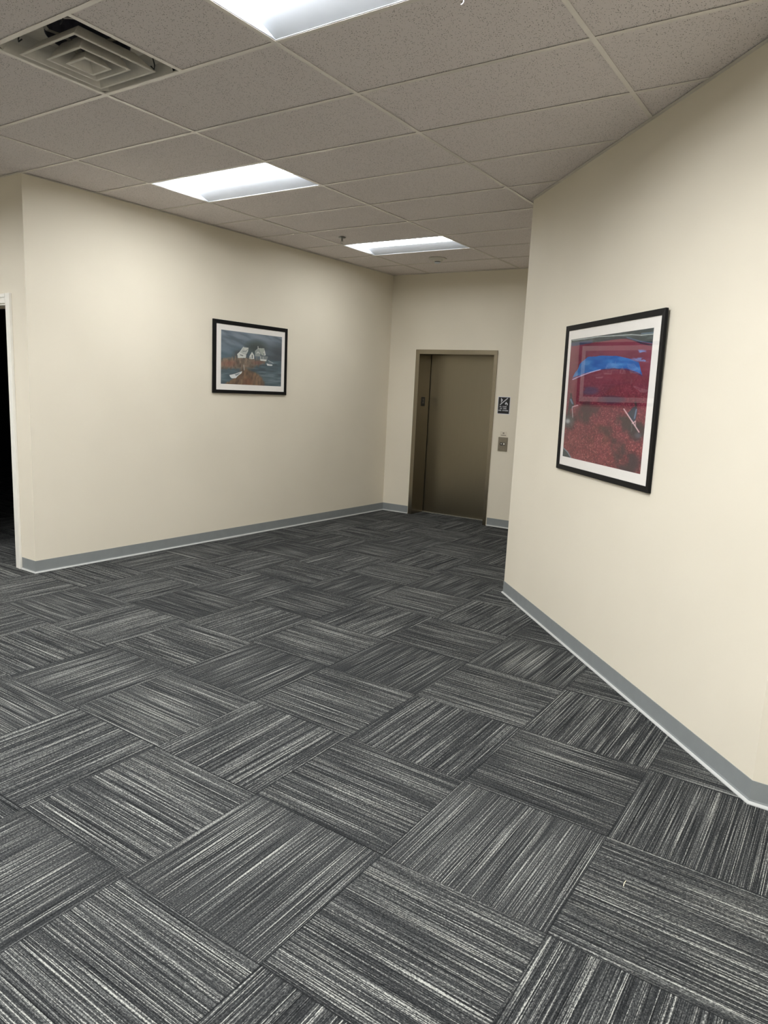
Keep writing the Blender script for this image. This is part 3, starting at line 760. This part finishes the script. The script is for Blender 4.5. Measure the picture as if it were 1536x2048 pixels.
mb = MB(); mb.box(vx-.0385, vx+.0385, vy-.0385, vy+.0385, H+.0115, H+.0135); cpn = mb.build('centre_plate', M['vent_white'], vent)
mb = MB(); mb.lathe([(0, .0065), (.0055, .0065), (.0055, .0115), (0, .0115)], (vx, vy, H), 16); mb.build('screw', M['chrome'], cpn)
for a, b in ((1, 0), (-1, 0), (0, 1), (0, -1)):           # four straps that carry the louvers from the pan
    mb = MB()
    p = [(.245, .074), (.205, .045), (.150, .050), (.095, .045), (.036, .0145)]
    for (r0_, z0_), (r1_, z1_) in zip(p, p[1:]):
        q = [(vx+a*r+b*s*.013, vy+b*r+a*s*.013, H+z) for r, z, s in ((r0_, z0_, -1), (r0_, z0_, 1), (r1_, z1_, 1), (r1_, z1_, -1))]
        A = [mb.bm.verts.new(k) for k in q]; B = [mb.bm.verts.new((k[0], k[1], k[2]+.0015)) for k in q]
        mb.bm.faces.new(A); mb.bm.faces.new(B[::-1])
        for k in range(4): mb.bm.faces.new((A[k], A[(k+1) % 4], B[(k+1) % 4], B[k]))
    mb.build('support_strap', M['galv'], vent)
for sx, sy in ((1, 1), (-1, -1), (1, -1), (-1, 1)):       # spring clips at the pan corners
    mb = MB()
    x, y = vx+sx*.165, vy+sy*.235
    mb.tube([(x, y, H+.075), (x+sx*.012, y+sy*.006, H+.03), (x, y+sy*.012, H+.015), (x-sx*.010, y, H+.028)], .003)
    mb.build('spring_clip', M['black_plastic'], vent)

# ------------------------------------------------------------------ sprinkler, detector, hook
sp = thing('sprinkler_head', 'small chrome sprinkler head hanging from the ceiling beyond the middle light', 'sprinkler', (.25, 3.34, H))
c = (.25, 3.34, H)
MB().lathe([(0, 0), (.036, .0), (.037, -.004), (.030, -.010), (.014, -.014), (0, -.014)], c, 28).build('escutcheon', M['chrome'], sp, smooth=False)
MB().lathe([(0, -.012), (.010, -.012), (.010, -.030), (.006, -.034), (.006, -.044), (0, -.044)], c, 16).build('body', M['chrome'], sp)
for s in (-1, 1): MB().tube([(c[0]+s*.008, c[1], H-.030), (c[0]+s*.013, c[1], H-.040), (c[0]+s*.009, c[1], H-.052), (c[0]+s*.002, c[1], H-.058)], .0022, 6).build('yoke_arm', M['chrome'], sp)
MB().lathe([(0, -.0575), (.012, -.0575), (.013, -.0600), (0, -.0605)], c, 20).build('deflector', M['chrome'], sp)

c = (.60, 4.64, H)
dt = thing('smoke_detector', 'round off-white ceiling detector beyond the farthest light', 'detector', c)
MB().lathe([(0, 0), (.100, 0), (.102, -.004), (.098, -.009), (.070, -.013), (0, -.013)], c, 48).build('base_ring', M['off_white'], dt)
MB().lathe([(0, -.013), (.056, -.013), (.052, -.026), (.044, -.034), (0, -.034)], c, 40).build('body', M['off_white'], dt)
MB().lathe([(0, -.034), (.030, -.034), (.030, -.042), (0, -.042)], c, 32).build('sensing_slot', M['black_plastic'], dt)
MB().lathe([(0, -.042), (.034, -.042), (.030, -.050), (.018, -.055), (0, -.056)], c, 32).build('cap', M['fixture'], dt)

hk = thing('ceiling_hook', 'thin white wire hook hanging from the ceiling grid beside the nearest light', 'hook', (3.375, 0, H))
pts = [(3.375, .004, H-.0005), (3.375, 0, H-.02), (3.375, 0, H-.055)]
for k in range(1, 7):
    a = k/6*math.pi*.6; pts.append((3.375-.007+.007*math.cos(a), -.002*math.sin(a), H-.055-.009*math.sin(a)))
MB().tube(pts, .0014, 8).build('wire', M['wire'], hk, smooth=True)
MB().box(3.365, 3.385, -.010, .010, H-.0022, H-.0006).build('clip', M['wire'], hk)

# lint on the carpet
tag(MB().tube([(4.341, -.252, .003), (4.339, -.236, .0045), (4.340, -.219, .003)], .0012, 6).build('lint_thread', M['straw']),
    'tiny pale thread lying on the grey carpet at the lower right', 'thread')
